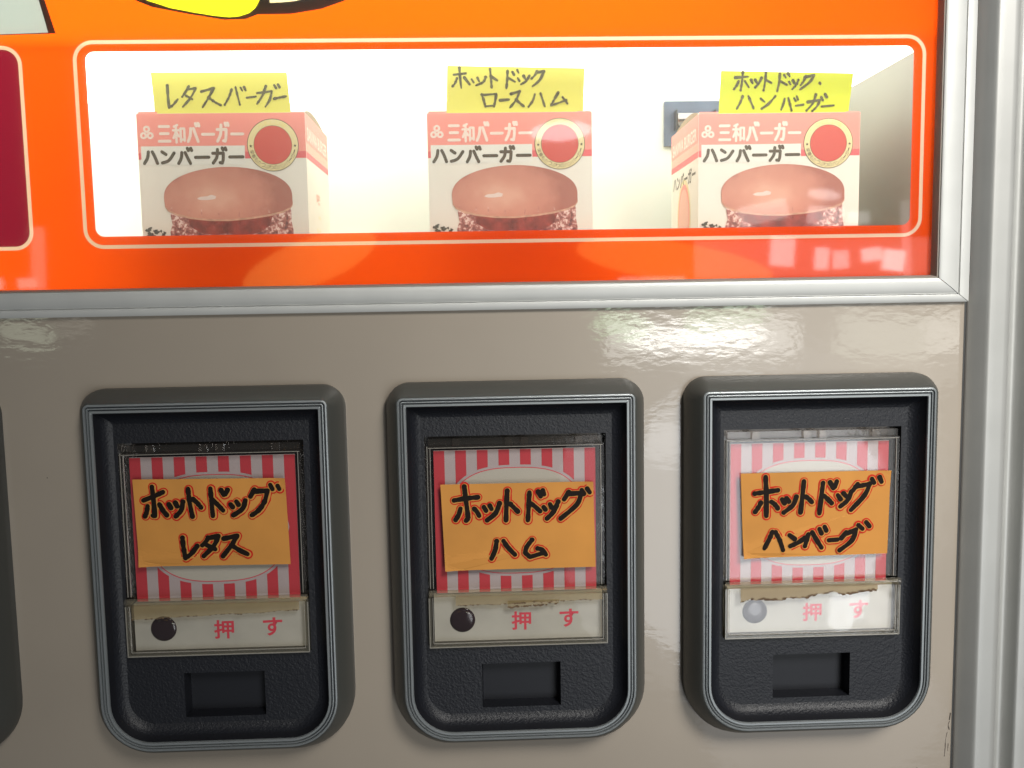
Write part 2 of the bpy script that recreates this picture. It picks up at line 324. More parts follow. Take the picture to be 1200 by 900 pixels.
# handwriting (strokes) and printed shapes, millimetres on their own sheets
STROKES = {'card1':[[[-184.19,25.55],[-179.11,27.47],[-174.45,29.49]],[[-179.68,32.26],[-179.22,25.59],[-178.99,17.71],[-180.06,17.91]],[[-182.28,22.68],[-182.86,19.7],[-183.81,17.58]],[[-176.44,23.38],[-174.94,20.35],[-173.16,17.9]],[[-171.88,23.27],[-170.97,21.53]],[[-168.69,23.96],[-167.94,22.31]],[[-165.01,24.38],[-166.06,20.12],[-168.88,17.19]],[[-162.19,30.72],[-161.71,23.86],[-160.73,16.98]],[[-159.96,25.53],[-158.14,23.77],[-156.34,21.41]],[[-151.3,30.7],[-151.05,24.02],[-150.73,16.98]],[[-150.57,25.29],[-147.8,22.22],[-145.6,19.59]],[[-146.11,29.72],[-144.89,27.46]],[[-142.94,29.81],[-144.04,27.7]],[[-141.79,22.5],[-140.85,21.19]],[[-138.89,23.88],[-137.96,22.31]],[[-134.53,24.29],[-136.05,20.2],[-140.71,17.06]],[[-129.94,29.65],[-131.93,26.28]],[[-129.57,28.79],[-123.46,28.98],[-125.21,23.36],[-128.32,19.15],[-131.77,16.83]],[[-122.0,31.85],[-121.0,29.77]],[[-118.43,31.34],[-117.66,29.69]],[[-166.11,6.36],[-165.86,1.61],[-165.14,-3.87],[-162.36,-1.95],[-159.07,2.03]],[[-153.6,6.02],[-154.7,4.15],[-156.63,2.3]],[[-152.94,6.01],[-148.55,6.75],[-150.87,2.06],[-156.15,-3.16]],[[-154.45,2.42],[-151.76,0.96],[-150.37,0.23]],[[-145.94,5.39],[-139.35,6.68],[-142.07,2.25],[-146.7,-3.42]],[[-142.24,2.09],[-138.84,-0.43],[-134.58,-2.72]]],'card2':[[[-31.74,21.67],[-25.77,22.56],[-19.82,23.01]],[[-26.49,28.63],[-25.79,21.7],[-24.96,13.0],[-26.02,11.29]],[[-28.61,17.44],[-29.53,14.42],[-31.12,11.86]],[[-21.81,17.26],[-20.39,15.66],[-19.33,13.55]],[[-16.94,18.0],[-15.87,16.07]],[[-13.95,18.62],[-13.13,16.86]],[[-9.07,19.71],[-11.04,14.81],[-15.37,11.27]],[[-5.12,25.93],[-5.59,19.01],[-5.98,11.03]],[[-3.71,19.23],[-2.03,17.45],[-0.02,15.31]],[[5.94,24.79],[5.5,18.3],[4.95,10.74]],[[6.54,19.31],[8.9,17.34],[11.1,15.2]],[[10.3,25.11],[11.54,22.74]],[[12.61,25.75],[13.26,23.65]],[[12.92,17.24],[13.84,15.99]],[[16.1,18.63],[16.94,16.96]],[[20.23,19.83],[18.03,14.93],[14.55,11.36]],[[25.59,24.56],[23.24,20.88]],[[25.58,23.69],[31.83,23.88],[29.63,18.11],[21.41,11.18]],[[32.11,25.44],[33.12,23.5]],[[34.85,26.06],[36.12,24.12]],[[-10.88,0.42],[-11.65,-3.93],[-13.62,-8.44]],[[-7.46,0.51],[-5.37,-2.79],[-1.84,-6.66]],[[6.86,0.64],[4.06,-3.05],[3.41,-5.92],[5.7,-8.09],[12.6,-6.18]],[[9.62,-3.81],[11.76,-4.57],[13.71,-7.09]]],'card3':[[[119.67,21.33],[125.49,22.05],[131.39,22.78]],[[125.06,29.66],[125.49,21.35],[125.62,9.77]],[[122.76,16.61],[121.65,14.44],[119.93,12.03]],[[128.15,16.91],[129.91,15.55],[131.42,13.49]],[[133.54,18.09],[134.79,16.04]],[[135.8,18.47],[137.04,16.86]],[[140.85,19.22],[139.07,14.87],[134.5,11.3]],[[144.57,27.0],[143.98,20.01],[143.06,11.08]],[[145.38,19.28],[147.15,18.0],[148.83,16.2]],[[154.35,25.89],[153.6,18.89],[152.69,10.39]],[[154.99,19.3],[156.76,17.76],[158.9,15.51]],[[157.93,26.24],[159.64,23.3]],[[161.33,26.59],[160.5,23.81]],[[161.98,19.56],[163.42,17.42]],[[164.94,20.36],[166.37,18.75]],[[168.86,21.14],[167.02,16.8],[163.31,13.64]],[[172.11,25.01],[169.56,21.56]],[[171.0,23.55],[178.24,24.95],[175.74,19.21],[168.87,11.73]],[[179.33,27.46],[180.42,25.51]],[[183.25,28.24],[184.27,25.85]],[[128.76,1.5],[127.31,-2.0],[124.74,-6.97]],[[130.34,1.19],[132.57,-3.02],[134.3,-8.12]],[[137.53,-0.51],[140.18,-2.52]],[[138.04,-6.1],[141.96,-4.43],[145.43,-2.05]],[[147.16,-0.15],[146.33,-3.4],[145.5,-6.3]],[[149.16,0.69],[151.6,-3.54],[154.03,-7.33]],[[152.82,2.36],[153.91,0.03]],[[155.43,3.44],[156.34,1.47]],[[157.75,-3.62],[162.14,-3.38]],[[166.64,0.22],[164.15,-2.73]],[[165.61,-0.99],[171.71,1.68],[169.63,-4.03],[163.38,-8.92]],[[172.81,3.86],[174.96,1.86]],[[176.83,5.26],[178.46,3.09]]],'note1':[[[-175.71,233.57],[-175.67,228.56],[-175.38,222.54],[-173.39,223.73],[-170.69,226.71]],[[-164.76,233.18],[-166.42,230.49],[-168.39,227.9]],[[-165.35,231.48],[-161.24,232.24],[-164.03,227.45],[-168.34,222.87]],[[-166.52,228.48],[-164.74,227.46],[-163.36,226.64]],[[-158.48,230.41],[-152.09,232.06],[-154.87,227.37],[-158.16,222.57]],[[-154.87,227.37],[-151.91,225.13],[-148.93,223.49]],[[-142.95,231.28],[-144.34,227.77],[-146.78,223.67]],[[-140.85,232.46],[-140.02,228.24],[-139.01,223.6]],[[-138.31,232.24],[-137.46,230.63]],[[-136.46,232.42],[-135.72,230.81]],[[-135.37,227.09],[-130.64,227.65]],[[-129.95,229.35],[-122.34,230.29],[-123.54,226.07],[-125.96,222.47]],[[-125.3,232.83],[-127.25,228.12],[-130.19,223.92]],[[-120.98,233.29],[-120.12,231.88]],[[-119.03,233.58],[-118.26,232.26]],[[-121.38,226.46],[-118.38,227.03],[-115.28,227.61]]],'note2':[[[-28.01,237.82],[-21.72,238.46]],[[-24.99,241.44],[-24.71,236.02],[-24.22,230.98]],[[-26.33,236.03],[-27.4,233.57],[-28.76,231.91]],[[-22.48,236.29],[-19.82,232.82]],[[-18.75,235.47],[-17.67,233.79]],[[-15.69,236.14],[-14.82,234.26]],[[-11.43,236.4],[-12.69,233.94],[-16.48,232.29]],[[-9.01,240.52],[-8.61,235.39],[-8.38,231.23]],[[-8.28,236.57],[-5.47,234.77]],[[0.1,239.46],[-0.19,234.82],[-0.67,230.67]],[[0.34,236.0],[3.77,234.0]],[[2.63,238.94],[3.42,237.56]],[[5.19,239.91],[5.87,238.42]],[[5.42,235.76],[6.21,234.37]],[[8.49,236.82],[9.28,235.43]],[[11.44,236.9],[9.67,234.24],[6.9,232.58]],[[15.55,239.33],[14.3,237.17],[12.54,235.5]],[[15.13,238.54],[19.11,239.1],[16.81,234.68],[12.99,231.54]],[[-13.54,227.52],[-12.58,224.54],[-11.83,221.36]],[[-13.34,227.32],[-6.01,227.85],[-6.58,224.48],[-7.35,221.51]],[[-11.93,221.56],[-7.14,221.91]],[[-4.03,224.56],[0.45,224.91]],[[1.73,227.78],[6.23,229.02],[4.43,224.88],[0.99,220.74]],[[4.22,224.88],[6.43,222.87],[8.45,221.26]],[[14.16,227.47],[13.09,224.3],[10.79,221.14]],[[17.22,227.93],[18.2,224.75],[19.38,221.06]],[[26.42,228.15],[24.33,224.69],[22.55,221.62],[25.84,222.69],[30.67,224.33]],[[28.74,225.84],[31.26,222.54]]],'note3':[[[120.22,235.08],[126.95,235.53]],[[124.23,238.44],[123.85,233.76],[123.07,228.57]],[[121.99,233.27],[120.98,231.09],[119.44,229.1]],[[125.31,233.25],[127.41,230.03]],[[128.62,233.82],[129.36,232.21]],[[130.79,233.8],[131.64,232.49]],[[134.1,234.77],[132.88,232.38],[130.83,230.0]],[[136.46,237.54],[136.09,233.15],[135.31,228.46]],[[136.5,233.75],[139.42,232.23]],[[143.93,237.08],[143.57,232.59],[142.58,227.9]],[[143.77,233.29],[147.64,231.15]],[[146.22,236.16],[147.18,234.76]],[[148.29,236.94],[149.14,235.44]],[[148.87,232.64],[149.61,231.34]],[[150.94,233.33],[151.68,231.92]],[[153.84,233.6],[152.63,231.01],[150.58,228.83]],[[157.77,235.67],[156.76,233.18],[155.03,230.79]],[[157.26,234.97],[162.23,235.93],[159.89,232.45],[154.74,228.69]],[[165.32,231.9],[165.64,231.5]],[[124.13,225.46],[122.91,222.27],[121.06,219.08]],[[127.24,225.43],[128.61,222.42],[130.1,218.99]],[[133.79,224.17],[135.89,222.45]],[[134.36,218.95],[138.18,221.62],[141.57,225.3]],[[146.58,224.05],[145.99,221.55],[144.78,218.25]],[[148.56,224.24],[149.43,221.22],[150.41,217.79]],[[151.58,224.21],[152.54,222.69]],[[153.02,225.2],[153.67,223.49]],[[152.57,220.28],[156.63,220.85]],[[159.01,222.13],[165.57,223.17],[163.95,219.87],[161.48,217.48]],[[163.23,225.91],[161.63,221.4],[158.34,217.71]],[[166.17,224.57],[167.03,222.96]],[[168.23,226.06],[169.2,224.55]],[[166.46,219.75],[172.93,220.29]]]}
SHAPES = {'white_black':[[-244.96,251.7],[-218.66,252.31],[-222.89,267.82],[-226.12,279.66]],'white':[[-244.93,252.09],[-222.27,252.74],[-225.71,267.83],[-228.13,279.67]],'blk':[[-182.96,273.14],[-180.04,267.58],[-172.1,264.36],[-163.64,262.72],[-155.17,261.07],[-137.74,258.17],[-127.48,258.51],[-121.64,260.67],[-105.62,260.77],[-90.71,263.09],[-79.02,267.02],[-72.65,272.58]],'yel':[[-177.7,273.12],[-174.76,267.55],[-163.58,263.91],[-153.09,261.86],[-143.37,260.2],[-135.63,259.36],[-130.7,259.73],[-125.71,261.29],[-122.74,263.67],[-120.53,267.25],[-119.47,272.82]],'cream':[[-115.78,272.8],[-115.66,266.03],[-109.91,266.2],[-103.73,266.76],[-92.54,269.09],[-89.11,272.67]],'card_b1':[[-189.13,35.99],[-114.77,35.02],[-113.78,-8.64],[-188.05,-7.85]],'card_b2':[[-38.34,29.7],[37.93,29.54],[38.86,-14.25],[-36.87,-14.31]],'card_b3':[[112.5,31.63],[189.05,31.52],[188.32,-11.5],[114.15,-12.11]],'note_n1':[[-183.88,240.26],[-114.33,239.68],[-112.93,220.26],[-182.53,221.37]],'note_n2':[[-31.32,242.45],[40.47,240.57],[39.36,218.33],[-32.33,219.04]],'note_n3':[[112.63,238.67],[183.32,236.78],[180.97,216.5],[111.38,217.19]]}

# ------------------------------------------------------------------ mesh helpers (metres; X right, Y into the machine, Z up)
def link(name, me, parent=None, smooth=False):
    o = bpy.data.objects.new(name, me)
    C.objects.link(o)
    if parent: o.parent = parent
    if smooth:
        for f in me.polygons: f.use_smooth = True
    return o

class MB:
    def __init__(s): s.v, s.f, s.m, s.mats = [], [], [], []
    def mi(s, m):
        if m not in s.mats: s.mats.append(m)
        return s.mats.index(m)
    def face(s, pts, m):
        n = len(s.v); s.v += [tuple(q) for q in pts]; s.f.append(tuple(range(n, n+len(pts)))); s.m.append(s.mi(m))
    def box(s, x0, x1, y0, y1, z0, z1, m):
        P = [(x, y, z) for x in (x0, x1) for y in (y0, y1) for z in (z0, z1)]
        for q in ((0,1,3,2), (4,6,7,5), (0,4,5,1), (2,3,7,6), (0,2,6,4), (1,5,7,3)):
            s.face([P[i] for i in q], m)
    def loft(s, loops, mats, close=True):
        """loops of equal length [(x,y,z)...]; one material (or a list, one per band)"""
        base = len(s.v); n = len(loops[0])
        for lp in loops: s.v += [tuple(q) for q in lp]
        for k in range(len(loops)-1):
            m = mats[k] if isinstance(mats, list) else mats
            for i in range(n if close else n-1):
                j = (i+1) % n
                s.f.append((base+k*n+i, base+k*n+j, base+(k+1)*n+j, base+(k+1)*n+i)); s.m.append(s.mi(m))
    def fill(s, loops, y, m):
        """flat region in a plane of constant y: outer loop and holes as [(x,z)...]"""
        bm = bmesh.new()
        for lp in loops:
            vs = [bm.verts.new((x, z, 0)) for x, z in lp]
            for i in range(len(vs)): bm.edges.new((vs[i], vs[(i+1) % len(vs)]))
        bmesh.ops.triangle_fill(bm, use_beauty=True, use_dissolve=False, edges=bm.edges[:], normal=(0, 0, 1))
        bm.verts.index_update()
        base = len(s.v)
        s.v += [(q.co.x, y, q.co.y) for q in bm.verts]
        for f in bm.faces:
            ids = [q.index for q in f.verts]
            if f.normal.z < 0: ids.reverse()
            s.f.append(tuple(base+i for i in ids)); s.m.append(s.mi(m))
        bm.free()
    def build(s, name, parent=None, smooth=None, bevel=0):
        me = bpy.data.meshes.new(name)
        me.from_pydata(s.v, [], s.f)
        for m in s.mats: me.materials.append(m)
        for i, p in enumerate(me.polygons): p.material_index = s.m[i]
        o = link(name, me, parent)
        if smooth:
            for p in me.polygons: p.use_smooth = True
            me.set_sharp_from_angle(angle=math.radians(smooth))
        if bevel:
            b = o.modifiers.new('b', 'BEVEL'); b.width = bevel; b.segments = 2; b.limit_method = 'ANGLE'
        return o

def rrect(x0, x1, z0, z1, rt, rb, n=10):
    """rounded rectangle, counter-clockwise seen from the front; rt / rb radii of top / bottom corners"""
    pts = []
    for cx, cz, r, a0 in ((x1-rb, z0+rb, rb, -90), (x1-rt, z1-rt, rt, 0), (x0+rt, z1-rt, rt, 90), (x0+rb, z0+rb, rb, 180)):
        for k in range(n+1):
            a = math.radians(a0 + 90*k/n)
            pts.append((cx+r*math.cos(a), cz+r*math.sin(a)))
    return pts
def at(lp, y): return [(x, y, z) for x, z in lp]
def circle(cx, cz, r, n=48): return [(cx+r*math.cos(2*math.pi*k/n), cz+r*math.sin(2*math.pi*k/n)) for k in range(n)]

def capsule(mb, a, b, r0, r1, y, m, n=7):
    ax, az = a; bx, bz = b
    ang = math.atan2(bz-az, bx-ax)
    pts = [(bx+r1*math.cos(ang-math.pi/2+math.pi*k/n), y, bz+r1*math.sin(ang-math.pi/2+math.pi*k/n)) for k in range(n+1)]
    pts += [(ax+r0*math.cos(ang+math.pi/2+math.pi*k/n), y, az+r0*math.sin(ang+math.pi/2+math.pi*k/n)) for k in range(n+1)]
    mb.face(pts, m)

def smooth_line(st):
    """Catmull-Rom through three-point strokes that bend gently; sharp bends stay sharp"""
    if len(st) < 3: return st
    out = [st[0]]
    for i in range(len(st)-1):
        p0 = st[max(i-1, 0)]; p1 = st[i]; p2 = st[i+1]; p3 = st[min(i+2, len(st)-1)]
        def sharp(a, b, c):
            u = Vector((b[0]-a[0], b[1]-a[1])); v = Vector((c[0]-b[0], c[1]-b[1]))
            return u.length > 0 and v.length > 0 and u.angle(v) > 0.95
        if i > 0 and sharp(p0, p1, p2): p0 = p1
        if i < len(st)-2 and sharp(p1, p2, p3): p3 = p2
        for k in range(1, 5):
            t = k/4
            out.append(tuple(0.5*((2*p1[d]) + (-p0[d]+p2[d])*t + (2*p0[d]-5*p1[d]+4*p2[d]-p3[d])*t*t + (-p0[d]+3*p1[d]-3*p2[d]+p3[d])*t**3) for d in (0, 1)))
    return out

def write(mb, strokes, y, r, m, rnd, dx=0, dz=0, wob=0.15, taper=0.0):
    k = 0
    for st in strokes:
        line = smooth_line([(x/1000+dx, z/1000+dz) for x, z in st])
        N = len(line)
        rr = [r*(1-taper*i/max(N-1, 1))*(1+rnd.uniform(-wob, wob)) for i in range(N)]
        for i in range(N-1):
            capsule(mb, line[i], line[i+1], rr[i], rr[i+1], y-k*2e-6, m); k += 1

def letters(mb, text, x0, x1, z0, z1, y, m, bold=0.0, axis='y', at_x=0.0, flip=False):
    """printed lettering from the built-in typeface, fitted to a rectangle"""
    cu = bpy.data.curves.new('lettering', 'FONT')
    cu.body = text
    cu.offset = bold
    cu.resolution_u = 4
    o = bpy.data.objects.new('lettering', cu)
    C.objects.link(o)
    me = o.evaluated_get(bpy.context.evaluated_depsgraph_get()).to_mesh()
    vs = [v.co.copy() for v in me.vertices]; fs = [tuple(p.vertices) for p in me.polygons]
    bpy.data.objects.remove(o); bpy.data.curves.remove(cu)
    ax0, ax1 = min(v.x for v in vs), max(v.x for v in vs); ay0, ay1 = min(v.y for v in vs), max(v.y for v in vs)
    base = len(mb.v)
    for v in vs:
        u = x0+(v.x-ax0)/(ax1-ax0)*(x1-x0); q = z0+(v.y-ay0)/(ay1-ay0)*(z1-z0)
        mb.v.append((u, y, q) if axis == 'y' else (at_x, u if not flip else x0+x1-u, q))
    for f in fs: mb.f.append(tuple(base+i for i in f)); mb.m.append(mb.mi(m))

GLYPH = {
 'ハ': [[(.36,.80),(.29,.45),(.07,.12)], [(.62,.80),(.78,.50),(.93,.12)]],
 'ン': [[(.12,.80),(.38,.64)], [(.12,.14),(.55,.28),(.92,.72)]],
 'バ': [[(.30,.74),(.24,.40),(.06,.10)], [(.52,.74),(.66,.45),(.84,.10)], [(.68,.99),(.74,.86)], [(.90,.99),(.96,.86)]],
 'ー': [[(.06,.45),(.94,.45)]],
 'ガ': [[(.08,.68),(.78,.68),(.75,.30),(.68,.10),(.54,.12)], [(.40,.90),(.34,.45),(.08,.10)], [(.72,.99),(.77,.87)], [(.92,.99),(.97,.87)]],
 '三': [[(.14,.85),(.86,.85)], [(.20,.50),(.80,.50)], [(.08,.13),(.92,.13)]],
 '和': [[(.40,.92),(.14,.84)], [(.06,.66),(.52,.66)], [(.29,.88),(.29,.06)], [(.29,.60),(.07,.28)], [(.31,.56),(.49,.36)], [(.64,.74),(.64,.10)], [(.64,.74),(.93,.74),(.93,.14)], [(.64,.20),(.93,.20)]]}
def round_letters(mb, text, x0, x1, z0, z1, y, m, r, gap=0.06):
    """heavy rounded poster lettering"""
    w = (x1-x0)/len(text)
    rnd = random.Random(1)
    for i, ch in enumerate(text):
        a, c = x0+w*i+w*gap, w*(1-2*gap)
        st = [[((a+c*px)*1000, (z0+(z1-z0)*py)*1000) for px, py in s] for s in GLYPH[ch]]
        n0 = len(mb.f)
        write(mb, st, y-i*4e-5*0.1, r*(0.8 if ch == '和' else 1), m, rnd, wob=0.0)

def arc_text(mb, text, cx, cz, r, a0, a1, size, y, m, inward=False, bold=0.0):
    """characters set along a circle; angles in degrees from the right, counter-clockwise"""
    n = len(text)
    for i, ch in enumerate(text):
        a = math.radians(a0+(a1-a0)*(i+0.5)/n)
        t = MB(); letters(t, ch, -size/2, size/2, -size/2*(0.25 if ch == 'ー' else 1), size/2*(0.25 if ch == 'ー' else 1), y, m, bold)
        rot = a-math.pi/2 if not inward else a+math.pi/2
        base = len(mb.v)
        for x, yy, z in t.v:
            mb.v.append((cx+r*math.cos(a)+x*math.cos(rot)-z*math.sin(rot), yy, cz+r*math.sin(a)+x*math.sin(rot)+z*math.cos(rot)))
        for f in t.f: mb.f.append(tuple(base+k for k in f)); mb.m.append(mb.mi(m))

def star(cx, cz, r): return [(cx+(r if k % 2 == 0 else r*0.42)*math.sin(k*math.pi/5), cz+(r if k % 2 == 0 else r*0.42)*math.cos(k*math.pi/5)) for k in range(9, -1, -1)]

def thing(name, label, cat, loc=(0, 0, 0), group=None):
    o = bpy.data.objects.new(name, None); C.objects.link(o)
    o.location = loc; o.empty_display_size = 0.02
    o['label'] = label; o['category'] = cat
    if group: o['group'] = group
    return o
def tag(o, label, cat, group=None):
    o['label'] = label; o['category'] = cat
    if group: o['group'] = group
    return o

# ------------------------------------------------------------------ the machine
machine = thing('vending_machine', 'burger vending machine front, beige panel below an orange lit display window', 'vending machine', (0, 0.2, -0.5))
machine_off = Vector((0, 0.2, -0.5))
def part(o, parent=None):
    """parent without moving: children keep the world coordinates they were modelled in"""
    o.parent = parent or machine
    o.location = (o.location - machine_off) if (parent is None or parent is machine) else o.location
    return o

PX = 0.2310                    # right edge of the front panel
PT = 0.1157                    # top edge of the front panel, under the trim
# --- beige front panel: a folded sheet with a rounded right edge
mb = MB()
prof = [(-0.62, 0.0), (0.2280, 0.0), (0.2290, 0.0), (0.2296, 0.00008), (0.2302, 0.0003), (0.2308, 0.0009), (0.2310, 0.0018), (0.2310, 0.016)]
mb.loft([[(x, y, z) for x, y in prof] for z in (-0.42, PT+0.004)], M['panel'], close=False)
part(mb.build('front_panel', smooth=60))

# --- scratches and dents in the enamel near the right edge: surface marks
mb = MB()
rnd = random.Random(4)
for st, r in (([(229.3, -107.5), (228.6, -109.5), (229.2, -112)], 0.00022), ([(228.2, -113.5), (227.4, -118), (227.3, -123), (227.0, -127)], 0.00016), ([(229.6, -103), (229.2, -106.5)], 0.00025), ([(228.9, -120), (228.7, -124)], 0.00015)):
    write(mb, [st], -0.00004, r, M['sign_black'], rnd, wob=0.5)
mb.build('scratch').parent = None
scr = bpy.data.objects['scratch']; part(scr)

# --- aluminium trim round the display: lower and right-hand lengths, mitred
# cross-section: (distance outward from the sight edge, y)
sec = [(0.0, 0.0025), (0.0, -0.0066), (0.0003, -0.0072), (0.0009, -0.0078), (0.0024, -0.0084), (0.0042, -0.0082), (0.0060, -0.0074), (0.0072, -0.0064), (0.0077, -0.0058), (0.0079, -0.0061), (0.0080, -0.0040), (0.0083, -0.0040), (0.0084, -0.0058), (0.0088, -0.0062), (0.0115, -0.0060), (0.0121, -0.0052), (0.0121, 0.0)]
IX, IZ = 0.2150, 0.1279
SX = (0.2309-IX)/0.0121
sec = [(t, y if y > 0 else y*0.40) for t, y in sec]
g = 0.00022
mb = MB()
mb.loft([[(-0.62, y, IZ-t) for t, y in sec], [(IX+t*SX-g, y, IZ-t) for t, y in sec]], M['alu'], close=False)
part(mb.build('trim', smooth=32))
mb = MB()
mb.loft([[(IX+t*SX+g, y, IZ-t) for t, y in sec], [(IX+t*SX+g, y, 0.42) for t, y in sec]], M['alu'], close=False)
part(mb.build('trim', smooth=32))
# dark mitre seam and rubber gasket along the sight edge
mb = MB()
mb.loft([[(IX+t*SX-g*1.2, y+0.0004, IZ-t) for t, y in sec], [(IX+t*SX+g*1.2, y+0.0004, IZ-t) for t, y in sec]], M['alu_dark'], close=False)
part(mb.build('mitre_seam'))
mb = MB()
gs = [(0.0002, 0.0028), (0.0002, -0.0020), (-0.0006, -0.0020), (-0.0014, 0.0005), (-0.0016, 0.0023), (-0.0016, 0.0028)]
mb.loft([[(-0.62, y, IZ-t) for t, y in gs], [(IX+t*0.9, y, IZ-t) for t, y in gs], [(IX+t*0.9, y, 0.42) for t, y in gs]], M['gasket'], close=False)
part(mb.build('gasket'))

# --- aluminium door frame on the right: ribbed extrusion
prof = [(0.2332, 0.018), (0.2333, 0.0034), (0.2340, 0.0024), (0.2352, 0.0008), (0.2372, -0.0018), (0.2390, -0.0040), (0.2398, -0.0049), (0.2405, -0.0053), (0.2412, -0.0054),
        (0.2440, -0.0053), (0.2480, -0.0054), (0.2496, -0.0053), (0.2508, -0.0047), (0.2518, -0.0036), (0.2527, -0.0020), (0.2540, 0.0002), (0.2558, 0.0016), (0.2578, 0.0018), (0.2592, 0.0006), (0.2602, -0.0018), (0.2608, -0.0044), (0.2613, -0.0053), (0.2622, -0.0056), (0.2660, -0.0055), (0.2800, -0.0054), (0.2960, -0.0040), (0.30, 0.0), (0.30, 0.018)]
mb = MB()
mb.loft([[(x, y, z) for x, y in prof] for z in (-0.42, 0.42)], M['frame'], close=False)
part(mb.build('door_frame', smooth=50))
mb = MB(); mb.box(0.2305, 0.2336, 0.0036, 0.0042, -0.42, 0.42, M['alu_dark'])  # dark strip put in for the shade between panel and frame
part(mb.build('gap_shade_strip'))

# --- the orange printed display sheet with the window cut out, pane in front, lit cabinet behind
WX0, WX1, WZ0, WZ1 = -0.2054, 0.2026, 0.1551, 0.2436
win = rrect(WX0, WX1, WZ0, WZ1, 0.0042, 0.0042)
Y = 0.0040
G = {k: [(x/1000, z/1000) for x, z in v] for k, v in SHAPES.items()}
o1 = rrect(-0.2114, 0.2089, 0.1491, 0.2490, 0.0097, 0.0097); i1 = rrect(-0.2096, 0.2071, 0.1509, 0.2472, 0.0079, 0.0079)
r1 = rrect(-0.60, -0.2357, 0.1490, 0.2467, 0.0090, 0.0090); r2 = rrect(-0.60, -0.2375, 0.1508, 0.2449, 0.0072, 0.0072)
white_out = [(-0.33, 0.2505), (-0.33, 0.32), (-0.2305, 0.32)] + G['white_black'][::-1]
white_in = [(-0.326, 0.2515), (-0.326, 0.3160), (-0.2375, 0.3160)] + G['white'][::-1]
blob_out = G['blk'] + [(-0.0600, 0.285), (-0.0560, 0.312), (-0.196, 0.312), (-0.190, 0.285)]
blob_in = G['yel'] + [(-0.118, 0.290), (-0.122, 0.306), (-0.189, 0.306), (-0.184, 0.285)]
cream_in = G['cream'] + [(-0.0700, 0.290), (-0.0660, 0.306), (-0.113, 0.306), (-0.1155, 0.285)]
mb = MB()
mb.fill([[(-0.62, 0.121), (0.2220, 0.121), (0.2220, 0.42), (-0.62, 0.42)], o1, r1, white_out, blob_out], Y, M['orange'])
mb.fill([i1, win], Y, M['orange'])
sign = part(mb.build('display_sign'))
def sub(o, parent):
    o.parent = parent
    return o
mb = MB()
mb.fill([o1, i1], Y, M['line'])
mb.fill([r1, r2], Y, M['line'])
sub(mb.build('border_line'), sign)
mb = MB(); mb.fill([r2], Y, M['sign_red'])
sub(mb.build('red_field'), sign)
mb = MB()
mb.fill([white_out, white_in], Y, M['sign_black'])
mb.fill([white_in], Y, M['sign_white'])
mb.fill([blob_out, blob_in, cream_in], Y, M['sign_black'])
mb.fill([blob_in], Y, M['sign_yellow'])
mb.fill([cream_in], Y, M['sign_cream'])
sub(mb.build('emblem'), sign)

mb = MB(); mb.box(-0.62, 0.2215, 0.0012, 0.0034, 0.1215, 0.42, M['pane'])
part(mb.build('display_pane'))

# cabinet: floor, back, ceiling and side walls of the lit display
CY = 0.135
mb = MB()
mb.face([(-0.62, CY, 0.118), (0.2145, CY, 0.118), (0.2145, CY, 0.40), (-0.62, CY, 0.40)], M['cab'])
mb.face([(-0.62, 0.0055, 0.118), (0.2145, 0.0055, 0.118), (0.2145, CY, 0.118), (-0.62, CY, 0.118)], M['cab'])
mb.face([(-0.62, 0.0055, 0.40), (0.2145, 0.0055, 0.40), (0.2145, CY, 0.40), (-0.62, CY, 0.40)], M['cab'])
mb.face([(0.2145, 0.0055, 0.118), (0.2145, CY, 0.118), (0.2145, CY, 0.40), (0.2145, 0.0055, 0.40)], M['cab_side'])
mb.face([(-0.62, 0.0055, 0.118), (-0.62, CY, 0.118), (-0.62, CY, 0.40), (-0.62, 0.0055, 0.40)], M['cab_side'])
part(mb.build('display_cabinet'))
mb = MB()
tz, ty, tr = 0.285, 0.075, 0.0125
ring = lambda x: [(x, ty+tr*math.cos(2*math.pi*k/20), tz+tr*math.sin(2*math.pi*k/20)) for k in range(20)]
mb.loft([ring(-0.52), ring(0.13)], M['tube'])
part(mb.build('fluorescent_tube', smooth=60))
mb = MB(); mb.box(-0.615, 0.2135, 0.0075, CY-0.001, 0.2465, 0.2480, M['diffuser'])
part(mb.build('lamp_diffuser'))

